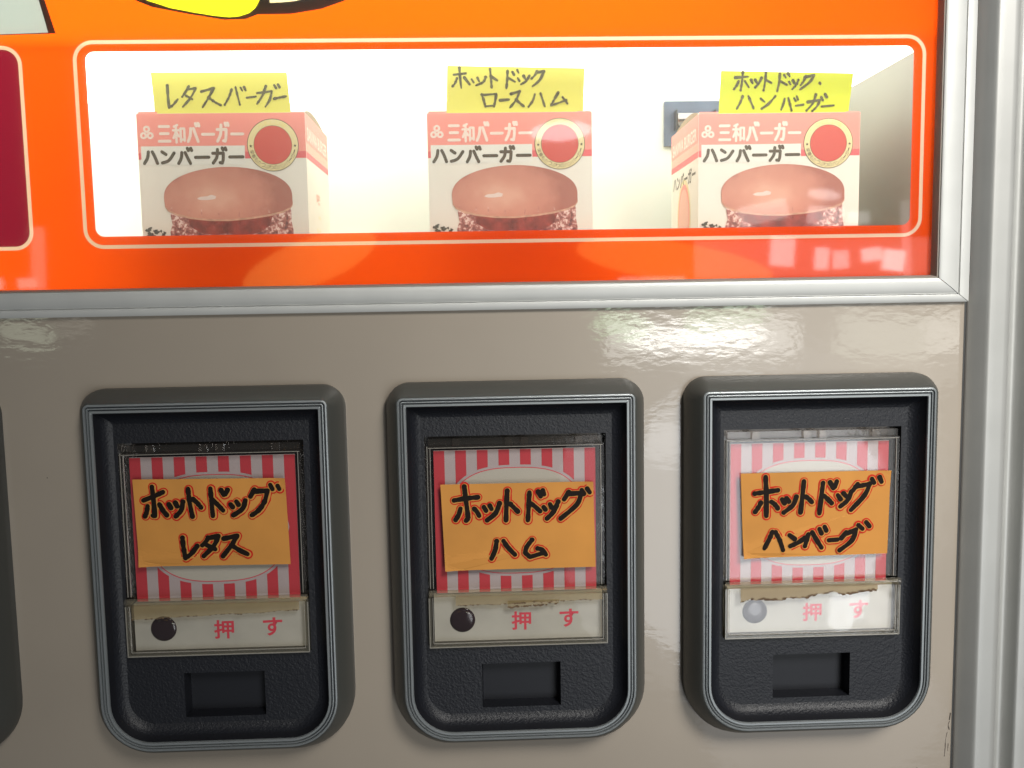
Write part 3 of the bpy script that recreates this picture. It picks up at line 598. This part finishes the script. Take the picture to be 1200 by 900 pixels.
# ------------------------------------------------------------------ selection buttons
P = 0.150
W2, FT, FB, D, MG, BT = 0.05836, 0.0742, -0.1005, 0.0175, 0.0063, 0.0802
FB0 = FB-0.0062
def frontloop(o, y, rt=0.0030, rb=0.0245):
    return at(rrect(-W2+o, W2-o, FB+o, FT-o, max(rt-o, 0.0006), max(rb-o, 0.002)), y)
def make_button():
    root = bpy.data.objects.new('selection_button', None); C.objects.link(root)
    root.parent = machine; root.empty_display_size = 0.02
    # bezel body: base outline on the panel up to the front edge, soft shoulder
    mb = MB()
    base = lambda k, y: at(rrect(-W2-MG*k, W2+MG*k, FB-0.0062*k, FT+0.006*k, 0.003+0.0085*k, 0.0245+0.004*k), y)
    mb.loft([base(1.0, 0.001), base(1.0, -0.0035), base(0.96, -0.006), base(0.55, -0.0120), base(0.18, -0.0160), base(0.06, -0.0171), frontloop(0.0002, -0.0175)], M['bezel'])
    b = mb.build('bezel', root, smooth=45)
    # ridged silver rim
    mb = MB()
    R_, G_ = M['rim'], M['groove']
    steps = [(0.0002, -0.0175), (0.0005, -0.0178), (0.0011, -0.0178), (0.0013, -0.0175), (0.0014, -0.0169), (0.0018, -0.0169), (0.0019, -0.0175), (0.0021, -0.0177), (0.0025, -0.0177), (0.0026, -0.0175), (0.0027, -0.0169), (0.0031, -0.0169), (0.0032, -0.0175), (0.0034, -0.0178), (0.0043, -0.0178), (0.0046, -0.0174), (0.0046, -0.0165)]
    mats = [R_, R_, R_, R_, G_, G_, R_, R_, R_, R_, G_, G_, R_, R_, R_, R_]
    mb.loft([frontloop(o, y) for o, y in steps], mats)
    mb.build('rim', root, smooth=50)
    # grained dark faceplate: sloping well and flat pad with cover opening and finger slot
    mb = MB()
    pad = frontloop(0.0108, -0.0095)
    cov = [(-0.0458, -0.0538), (0.0446, -0.0538), (0.0446, 0.0538), (-0.0458, 0.0538)]
    slot = [(-0.0196, -0.0868), (0.0206, -0.0868), (0.0206, -0.0637), (-0.0196, -0.0637)]
    mb.loft([frontloop(0.0045, -0.0168), frontloop(0.0052, -0.0152), frontloop(0.0062, -0.0130), frontloop(0.0076, -0.0112), frontloop(0.0092, -0.0100), pad], [M['well'], M['well'], M['face'], M['face'], M['face']])
    mb.fill([[(x, z) for x, y, z in pad], cov[::-1], slot[::-1]], -0.0095, M['face'])
    mb.loft([at(cov, -0.0095), at(cov, -0.0015)], M['recess'])
    mb.fill([cov], -0.0015, M['recess'])
    mb.loft([at(slot, -0.0095), at([(x*0.97+0.0000, z*0.985-0.001) for x, z in slot], -0.0010)], M['slot'])
    mb.fill([[(x*0.97, z*0.985-0.001) for x, z in slot]], -0.0010, M['slot'])
    mb.build('faceplate', root, smooth=55)
    # striped card with an oval cartouche
    mb = MB()
    cx0, cx1, cz0, cz1 = -0.0416, 0.0396, -0.0272, 0.0462
    yc = -0.0066
    mb.box(cx0, cx1, yc, yc+0.0005, cz0, cz1, M['card'])
    ocx, ocz, oa, ob = -0.0006, 0.0096, 0.0335, 0.0270
    n = 2.7
    sup = lambda k, d: (ocx+(oa+d)*math.copysign(abs(math.cos(k))**(2/n), math.cos(k)), ocz+(ob+d)*math.copysign(abs(math.sin(k))**(2/n), math.sin(k)))
    loop = lambda d: [sup(2*math.pi*k/72, d) for k in range(72)]
    mb.fill([loop(0)], yc-0.00008, M['oval'])
    mb.fill([loop(0.0004), loop(0)[::-1]], yc-0.00012, M['redink'])
    per = (cx1-cx0)/7.5
    for k in range(8):
        a, b_ = cx0+k*per, cx0+k*per+per/2
        def half(x):
            u = abs((x-ocx)/(oa+0.0016))
            return None if u >= 1 else (ob+0.0016)*(1-u**n)**(1/n)
        xs = [a+(b_-a)*i/4 for i in range(5)]
        hs = [half(x) for x in xs]
        if all(h is None for h in hs):
            mb.fill([[(a, cz0+0.0002), (b_, cz0+0.0002), (b_, cz1-0.0002), (a, cz1-0.0002)]], yc-0.0001, M['stripe'])
        else:
            hs = [h or 0.0 for h in hs]
            mb.fill([[(x, ocz+h) for x, h in zip(xs, hs)] + [(b_, cz1-0.0002), (a, cz1-0.0002)]], yc-0.0001, M['stripe'])
            mb.fill([[(a, cz0+0.0002), (b_, cz0+0.0002)] + [(x, ocz-h) for x, h in zip(xs[::-1], hs[::-1])]], yc-0.0001, M['stripe'])
    mb.build('striped_card', root)
    # push plate with the word for push and its lamp
    mb = MB()
    mb.box(-0.0432, 0.0424, -0.0078, -0.0030, -0.0519, -0.0278, M['plate'])
    mb.build('push_plate', root, bevel=0.0006)
    mb = MB()
    letters(mb, '押', -0.0040, 0.0060, -0.0470, -0.0373, -0.00785, M['redink'], 0.022)
    letters(mb, 'す', 0.0205, 0.0302, -0.0462, -0.0367, -0.00785, M['redink'], 0.022)
    mb.build('lettering', root)
    mb = MB()
    c = lambda r, y: at(circle(-0.0289, -0.0409, r), y)
    mb.loft([c(0.0064, -0.0078), c(0.0064, -0.0080), c(0.0058, -0.0084), c(0.0040, -0.0087), c(0.0018, -0.0088)], M['lampdark'])
    mb.fill([[(x, z) for x, y, z in c(0.0018, 0)]], -0.0088, M['lampdark'])
    mb.build('indicator_lamp', root, smooth=60)
    # clear cover over the card: sheet, raised edges, hinge bar with knuckles
    mb = MB()
    K, E = M['clear'], M['edge']
    mb.box(-0.0430, 0.0418, -0.0100, -0.0090, -0.0235, 0.0478, K)
    mb.box(-0.0446, -0.0431, -0.0104, -0.0040, -0.0235, 0.0478, E)
    mb.box(0.0419, 0.0434, -0.0104, -0.0040, -0.0235, 0.0478, E)
    mb.box(-0.0446, 0.0434, -0.0106, -0.0080, 0.0479, 0.0490, E)
    mb.box(-0.0440, 0.0428, -0.0094, -0.0060, 0.0491, 0.0526, E)
    for x in (-0.030, -0.004, 0.004, 0.031): mb.box(x-0.0019, x+0.0019, -0.0112, -0.0092, 0.0488, 0.0528, E)
    E2 = M['edge_line']
    mb.box(-0.0447, -0.0444, -0.0107, -0.0101, -0.0234, 0.0490, E2); mb.box(-0.0432, -0.0429, -0.0106, -0.0100, -0.0234, 0.0478, E2)
    mb.box(0.0417, 0.0420, -0.0106, -0.0100, -0.0234, 0.0478, E2)
    mb.box(-0.0440, 0.0428, -0.0109, -0.0104, 0.0480, 0.0483, E2)
    mb.build('clear_cover', root, bevel=0.0003)
    # clear push flap below: thicker, with a rounded lip along its top and a stepped edge
    mb = MB()
    mb.box(-0.0440, 0.0430, -0.0124, -0.0113, -0.0516, -0.0272, K)
    lip = lambda x: [(x, -0.0127+0.0019*math.cos(a), -0.0253+0.0017*math.sin(a)) for a in [2*math.pi*k/16 for k in range(16)]]
    mb.loft([lip(-0.0452), lip(0.0442)], M['lip'])
    E = M['edge_dirty']
    for x0, x1 in ((-0.0454, -0.0441), (0.0431, 0.0444)): mb.box(x0, x1, -0.0128, -0.0050, -0.0532, -0.0273, E)
    mb.box(-0.0440, 0.0430, -0.0128, -0.0050, -0.0532, -0.0518, E)
    E2 = M['edge_line']
    mb.box(-0.0455, -0.0451, -0.0130, -0.0124, -0.0534, -0.0275, E2); mb.box(0.0441, 0.0445, -0.0130, -0.0124, -0.0534, -0.0275, E2)
    mb.box(-0.0450, 0.0440, -0.0130, -0.0124, -0.0534, -0.0529, E2)
    mb.box(-0.0436, 0.0426, -0.0126, -0.0122, -0.0514, -0.0511, E2)
    mb.box(-0.0436, -0.0433, -0.0126, -0.0122, -0.0510, -0.0276, E2); mb.box(0.0423, 0.0426, -0.0126, -0.0122, -0.0510, -0.0276, E2)
    mb.build('clear_flap', root, bevel=0.0003)
    return root

def copy_tree(o, parent):
    c = o.copy(); C.objects.link(c); c.parent = parent
    for ch in o.children: copy_tree(ch, c)
    return c
proto = make_button()
buttons = [proto] + [copy_tree(proto, machine) for _ in range(3)]
for b, k in zip(buttons, (0, -1, 1, -2)):
    b.location = Vector((k*P if k > -2 else -0.3197, 0, 0)) - machine_off

def residue(button, x0, x1, z0, z1, seed, dirty, slope=0.0, m='residue'):
    """old tape residue left along the top of a push flap, with a torn lower edge"""
    rnd = random.Random(seed)
    mb = MB()
    n = 60
    low = []; h = 0
    for i in range(n+1):
        h = 0.75*h + rnd.uniform(-1, 1)*0.0006*dirty
        x = x0+(x1-x0)*i/n
        low.append((x, z0+h+slope*(i/n)))
    mb.fill([low + [(x1, z1), (x0, z1)]], -0.01248, M[m])
    for i in range(n):
        if rnd.random() < 0.35+0.5*dirty:
            x, z = low[i]; r = rnd.uniform(0.00015, 0.0005)*(0.5+dirty)
            mb.fill([[(x+r*1.6*math.cos(a), z+r*math.sin(a)) for a in [2*math.pi*k/7 for k in range(7)]]], -0.0125-i*1e-6, M['grime'])
    mb.build('tape_residue', button)
residue(buttons[1], -0.0425, 0.0400, -0.0342, -0.0272, 3, 0.4, 0.0022, 'faint_residue')
residue(buttons[0], -0.0320, 0.0420, -0.0318, -0.0272, 8, 0.45, 0.0012, 'faint_residue')
residue(buttons[0], -0.0060, 0.0200, -0.0334, -0.0300, 12, 0.6, 0.0016, 'faint_residue')
residue(buttons[2], -0.0375, 0.0330, -0.0345, -0.0272, 5, 1.0, 0.0050)
buttons[0]['label'] = 'button with the ham card'
buttons[1]['label'] = 'button with the lettuce card'
buttons[2]['label'] = 'button with the hamburg card'

# ------------------------------------------------------------------ orange cards taped over the buttons
def bent_sheet(name, quad, y, m, curl=0.0015, n=14, thick=0.0002):
    """a paper sheet through four corners (TL, TR, BR, BL), slightly bowed, with thickness"""
    (a, b, c, d) = [Vector((x, z)) for x, z in quad]
    mb = MB()
    rows = []
    for i in range(n+1):
        u = i/n; r = []
        for j in range(n+1):
            v = j/n
            q = (a*(1-u)+b*u)*(1-v)+(d*(1-u)+c*u)*v
            lift = curl*(max(0, 0.16-u)/0.16)**2*(max(0, v-0.72)/0.28)**2+curl*0.6*(max(0, u-0.90)/0.10)**2*(max(0, 0.35-v)/0.35)**2
            r.append((q.x, y-lift, q.y))
        rows.append(r)
    for i in range(n):
        for j in range(n):
            mb.face([rows[i][j], rows[i][j+1], rows[i+1][j+1], rows[i+1][j]], m)
    edge = [rows[i][0] for i in range(n+1)] + [rows[n][j] for j in range(1, n+1)] + [rows[i][n] for i in range(n-1, -1, -1)] + [rows[0][j] for j in range(n-1, 0, -1)]
    back = [(x, yy+thick, z) for x, yy, z in edge]
    mb.loft([edge, back], m)
    mb.face(back, m)
    return mb.build(name)
cards = (('card_b1', 'card1', 'orange paper card lettered hot dog lettuce over the button nearest the left edge'),
         ('card_b2', 'card2', 'orange paper card lettered hot dog ham over the middle button'),
         ('card_b3', 'card3', 'orange paper card lettered hot dog hamburg over the button beside the aluminium frame'))
for i, (q, s, lab) in enumerate(cards):
    o = bent_sheet('paper_card', G[q], -0.0106, M['orange_card'])
    tag(o, lab, 'paper card', 'orange cards on the selection buttons')
    mb = MB(); rnd = random.Random(i+2)
    dx, dz = rnd.uniform(0.0001, 0.00025), -0.00015
    write(mb, STROKES[s], -0.01066, 0.00225, M['red_pen'], rnd, dx, dz, 0.07)
    write(mb, STROKES[s], -0.01085, 0.00163, M['orange_card'], rnd, dx, dz, 0.07)
    write(mb, STROKES[s], -0.01105, 0.00122, M['black_ink'], rnd, 0, 0, 0.13)
    mb.build('lettering', o)

# ------------------------------------------------------------------ burger cartons in the display
BW, BD, BH = 0.0864, 0.070, 0.1000
def make_box():
    """origin at the bottom front left corner; front faces -Y"""
    root = bpy.data.objects.new('burger_box', None); C.objects.link(root); root.empty_display_size = 0.02
    mb = MB()
    T = 0.0006
    mb.box(0, BW, 0, T, 0, BH, M['carton'])
    mb.box(0, BW, BD-T, BD, 0, BH, M['carton'])
    mb.box(0.00, T, T, BD-T, 0, BH, M['carton'])
    mb.box(BW-T, BW, T, BD-T, 0, BH, M['carton'])
    mb.box(T, BW-T, T, BD-T, 0, T, M['carton'])
    mb.build('carton', root)
    # top flaps: lid tucked level with a small raised lip, and a rounded dust flap at each side
    mb = MB()
    mb.box(T, BW-T, T*1.5, BD-T*1.5, BH-0.0012, BH-0.0007, M['carton_in'])
    mb.box(0.0008, 0.0105, 0.0008, 0.0020, BH-0.0007, BH+0.0011, M['pink'])
    mb.box(0.0790, 0.0858, 0.0008, 0.0016, BH-0.0007, BH+0.0005, M['pink'])
    mb.build('lid_flap', root)
    for x in (0.0009, BW-0.0015):
        mb = MB()
        arc = [(0.004+0.062*k/14, BH-0.002+0.0048*math.sin(math.pi*(k/14)**0.75)**0.7 + 0.0015) for k in range(15)]
        f = [(x, y, z) for y, z in arc] + [(x, 0.066, BH-0.003), (x, 0.004, BH-0.003)]
        b = [(xx+0.0006, y, z) for xx, y, z in f]
        mb.face(f, M['carton_in']); mb.face(b[::-1], M['carton_in']); mb.loft([f, b], M['carton_in'])
        mb.build('dust_flap', root)
    z = lambda mm: BH-mm/1000
    e = lambda k: -0.00004*k
    # front: pink banner, red strip, pale title ground
    mb = MB()
    mb.fill([[(0.0001, z(19.6)), (BW-0.0001, z(19.6)), (BW-0.0001, z(0.1)), (0.0001, z(0.1))]], e(1), M['pink'])
    mb.fill([[(0.0001, z(23)), (BW-0.0001, z(23)), (BW-0.0001, z(19.6)), (0.0001, z(19.6))]], e(1), M['pinkred'])
    mb.fill([[(0.0016, z(26)), (0.0548, z(26)), (0.0548, z(16.4)), (0.0016, z(16.4))]], e(2), M['lt'])
    # sides
    for x, xo in ((0.0, -1), (BW, 1)):
        mb.build('banner', root); mb = MB()
        for k, (m, a, b) in enumerate((('pink', 0.1, 15.0), ('palepink', 15.0, 19.6), ('pinkred', 19.6, 23.0))):
            mb.face([(x+xo*0.00004, 0.0002, z(b)), (x+xo*0.00004, BD-0.0002, z(b)), (x+xo*0.00004, BD-0.0002, z(a)), (x+xo*0.00004, 0.0002, z(a))], M[m])
    mb.build('banner', root)
    # writing
    mb = MB()
    round_letters(mb, '三和バーガー', 0.0102, 0.0550, z(15.2), z(5.0), e(3), M['white_ink'], 0.00075)
    mb.build('lettering', root); mb = MB()
    for cx, cz in ((0.0050, 7.8), (0.0033, 11.0), (0.0067, 11.0)):
        mb.fill([circle(cx, z(cz), 0.0018, 20), circle(cx, z(cz), 0.0007, 14)[::-1]], e(3), M['white_ink'])
    mb.build('crest', root); mb = MB()
    round_letters(mb, 'ハンバーガー', 0.0020, 0.0547, z(26.0), z(17.5), e(4), M['dark_ink'], 0.00082)
    mb.build('lettering', root); mb = MB()
    letters(mb, 'SANWA BURGER', 0.0040, BD-0.004, z(13.5), z(6.5), 0, M['white_ink'], 0.02, axis='x', at_x=-0.00010, flip=True)
    letters(mb, 'ハンバーガー', 0.0060, BD-0.006, z(34.5), z(26.0), 0, M['dark_ink'], 0.03, axis='x', at_x=-0.00010, flip=True)
    mb.build('lettering', root); mb = MB()
    letters(mb, 'SANWA BURGER', 0.0040, BD-0.004, z(13.5), z(6.5), 0, M['white_ink'], 0.02, axis='x', at_x=BW+0.00010)
    mb.build('lettering', root); mb = MB()
    for k, (yy, zz, h, w_) in enumerate(((0.032, 38, 6, 0.012), (0.034, 50, 2, 0.006), (0.030, 57, 3, 0.009), (0.032, 63, 3, 0.009), (0.031, 69, 3, 0.009))):
        letters(mb, '味' if k == 0 else '・・', yy-w_/2, yy+w_/2, z(zz+h), z(zz), 0, M['ytxt'] if k else M['palepink'], 0.02, axis='x', at_x=BW+0.00010)
    mb.build('lettering', root)
    # roundel: cream ring with writing and stars round a plain red disc
    rx, rz = 0.0694, z(16.4)
    mb = MB()
    mb.fill([circle(rx, rz, 0.0133)], e(5), M['dark_ink'])
    mb.fill([circle(rx, rz, 0.0130)], e(6), M['ring'])
    mb.fill([circle(rx, rz, 0.0099)], e(7), M['dark_ink'])
    mb.fill([circle(rx, rz, 0.0097)], e(8), M['disc'])
    arc_text(mb, 'うれしい味', rx, rz, 0.0114, 128, 52, 0.0023, e(8), M['ytxt'], bold=0.0)
    arc_text(mb, '栄養もたっぷりのハンバーガー', rx, rz, 0.0114, 192, 348, 0.0021, e(8), M['dark_ink'], inward=True)
    for a in (182, -2):
        mb.fill([star(rx+0.0114*math.cos(math.radians(a)), rz+0.0114*math.sin(math.radians(a)), 0.0009)], e(8), M['dark_ink'])
    # the same roundel on the left side panel, oval on a yellow ground
    mb.build('roundel', root); mb = MB()
    oc = lambda r, k: [(-0.00004*k, 0.035+r*0.9*math.cos(2*math.pi*i/40), z(52)+r*1.15*math.sin(2*math.pi*i/40)) for i in range(40)]
    for r, k, m in ((0.0190, 2, 'ring'), (0.0165, 3, 'pink'), (0.0140, 4, 'palepink')): mb.face(oc(r, k), M[m])
    mb.build('roundel', root)
    # printed picture of a burger
    mb = MB()
    top = []
    for k in range(41):
        a = math.pi*(1-k/40)
        top.append((0.0453+0.0331*math.cos(a)*(1+0.02*math.sin(3*a)), z(44.0)+0.0168*abs(math.sin(a))**0.86))
    bottom = [(0.0785, z(46.0)), (0.0770, z(48.2)), (0.0730, z(50.0)), (0.0660, z(51.6)), (0.0560, z(53.0)), (0.0450, z(53.8)), (0.0350, z(53.6)), (0.0250, z(52.4)), (0.0180, z(50.6)), (0.0140, z(48.6)), (0.0124, z(46.4))]
    pt = [(0.0150, z(51.0)), (0.0158, z(56.0)), (0.0145, z(60.0)), (0.0150, z(66.0)), (0.0200, z(74.0)), (0.0450, z(77)), (0.0700, z(74.0)), (0.0780, z(66.0)), (0.0784, z(60.0)), (0.0775, z(55.0)), (0.0776, z(50.0)), (0.0766, z(47.5)), (0.0450, z(46)), (0.0160, z(48.0))]
    mb.fill([pt], e(9), M['patty'])
    sc_ = [(0.0240, z(53.0)), (0.0250, z(57.5)), (0.0300, z(60.5)), (0.0380, z(62.0)), (0.0440, z(60.5)), (0.0500, z(62.5)), (0.0600, z(61.0)), (0.0660, z(57.5)), (0.0680, z(52.0)), (0.0450, z(49))]
    mb.fill([sc_], e(10), M['sauce'])
    rim = [(x, q-0.0010) for x, q in bottom]
    mb.fill([rim[::-1] + [(x, q+0.0004) for x, q in bottom]], e(11), M['bun_rim'])
    mb.fill([top + bottom], e(12), M['bun'])
    rnd = random.Random(9)
    hl = [(0.0290, z(43.2)), (0.0310, z(42.2)), (0.0345, z(42.0)), (0.0365, z(41.2)), (0.0390, z(42.0)), (0.0385, z(43.4)), (0.0350, z(43.9)), (0.0310, z(43.9))]
    mb.fill([hl[::-1]], e(13), M['bun_light'])
    for k in range(7):
        x = 0.016+0.0085*k+rnd.uniform(-0.002, 0.002); b0 = 53.5-((x-0.045)/0.033)**2*5
        write(mb, [[(x*1000, (z(b0-0.8))*1000), (x*1000+rnd.uniform(-.4, .4), z(b0-2.4-rnd.random()*2)*1000)]], e(13), 0.00012, M['patty'], rnd, wob=0.3)
    for k in range(46):
        cx, cz = 0.0022+abs(rnd.gauss(0, 0.0048)), z(57.5+rnd.uniform(0, 9)); cz -= max(0, cx-0.004)*0.25
        r = rnd.uniform(0.0005, 0.0013)
        if cx > 0.0135: continue
        mb.fill([[(max(cx+r*(0.6+0.5*((i*7+k) % 3)/2)*math.cos(2*math.pi*i/9), 0.0005), cz+r*(0.6+0.5*((i*5+k) % 3)/2)*math.sin(2*math.pi*i/9)) for i in range(9)]], e(9)-k*2e-6, M['leaf'])
    mb.build('burger_picture', root)
    return root
bx = make_box()
boxes = [bx, copy_tree(bx, None), copy_tree(bx, None)]
blab = ('pink and white burger carton under the lettuce burger note, its right side showing',
        'pink and white burger carton under the roast ham note, middle of the display',
        'pink and white burger carton under the hamburger note, its left side showing')
for b, (x, y, rz, hs), lab in zip(boxes, ((-0.1922, 0.030, 0.004, 1.010), (-0.0425, 0.0302, -0.006, 0.998), (0.1006, 0.0305, -0.010, 0.982)), blab):
    b.location = (x, y, 0.1184); b.rotation_euler = (0, 0, rz); b.scale = (1, 1, hs)
    tag(b, lab, 'burger box', 'burger cartons in the display')

# yellow handwritten notes standing up behind the front edge of each carton
notes = (('note_n1', 'note1', 'plain yellow note with one line of brush writing, lettuce burger'),
         ('note_n2', 'note2', 'yellow note with two lines of brush writing, hot dog roast ham'),
         ('note_n3', 'note3', 'brighter yellow note with two lines, hot dog hamburger, and an ink dot'))
for i, (q, s, lab) in enumerate(notes):
    quad = list(G[q])
    lowest = 0.2165
    quad[2] = (quad[2][0], lowest); quad[3] = (quad[3][0], lowest)
    o = bent_sheet('paper_note', quad, 0.0309, M['yellow_note'] if i < 2 else M['green_note'], curl=0.0)
    tag(o, lab, 'paper note', 'yellow notes on the cartons')
    mb = MB(); rnd = random.Random(i+20)
    write(mb, STROKES[s], 0.03082, 0.00072, M['note_ink'], rnd, 0, 0, 0.3, 0.2)
    mb.build('lettering', o)

# made-up plate and roller in place of an unclear blue grey patch
fx = thing('patch_stand_in', 'blue grey plate with a roller, made up for an unclear patch behind the pane', 'fixture', (0.121, CY, 0.229))
mb = MB(); mb.box(-0.0175, 0.0185, -0.0030, -0.0005, -0.0125, 0.0155, mat('blue_plate', (0.10, 0.13, 0.20, 1), 0.35, 0.3, vary=(40, 0.4)))
mb.build('plate', fx, bevel=0.0005)
mb = MB()
ring = lambda x, r: [(x, -0.0075+r*math.cos(2*math.pi*k/24), 0.0030+r*math.sin(2*math.pi*k/24)) for k in range(24)]
mb.loft([ring(-0.0105, 0.0001), ring(-0.0105, 0.0040), ring(-0.0100, 0.0044), ring(0.0130, 0.0044), ring(0.0130, 0.0001)], mat('steel_roller', (0.35, 0.33, 0.33, 1), 0.25, 1.0))
mb.build('roller', fx, smooth=40)
mb = MB(); mb.box(-0.0115, -0.0108, -0.0105, -0.0031, -0.0030, 0.0090, M['recess'])
mb.build('bracket', fx)
mb = MB(); mb.box(0.0133, 0.0140, -0.0105, -0.0031, -0.0030, 0.0090, M['recess'])
mb.build('bracket', fx)
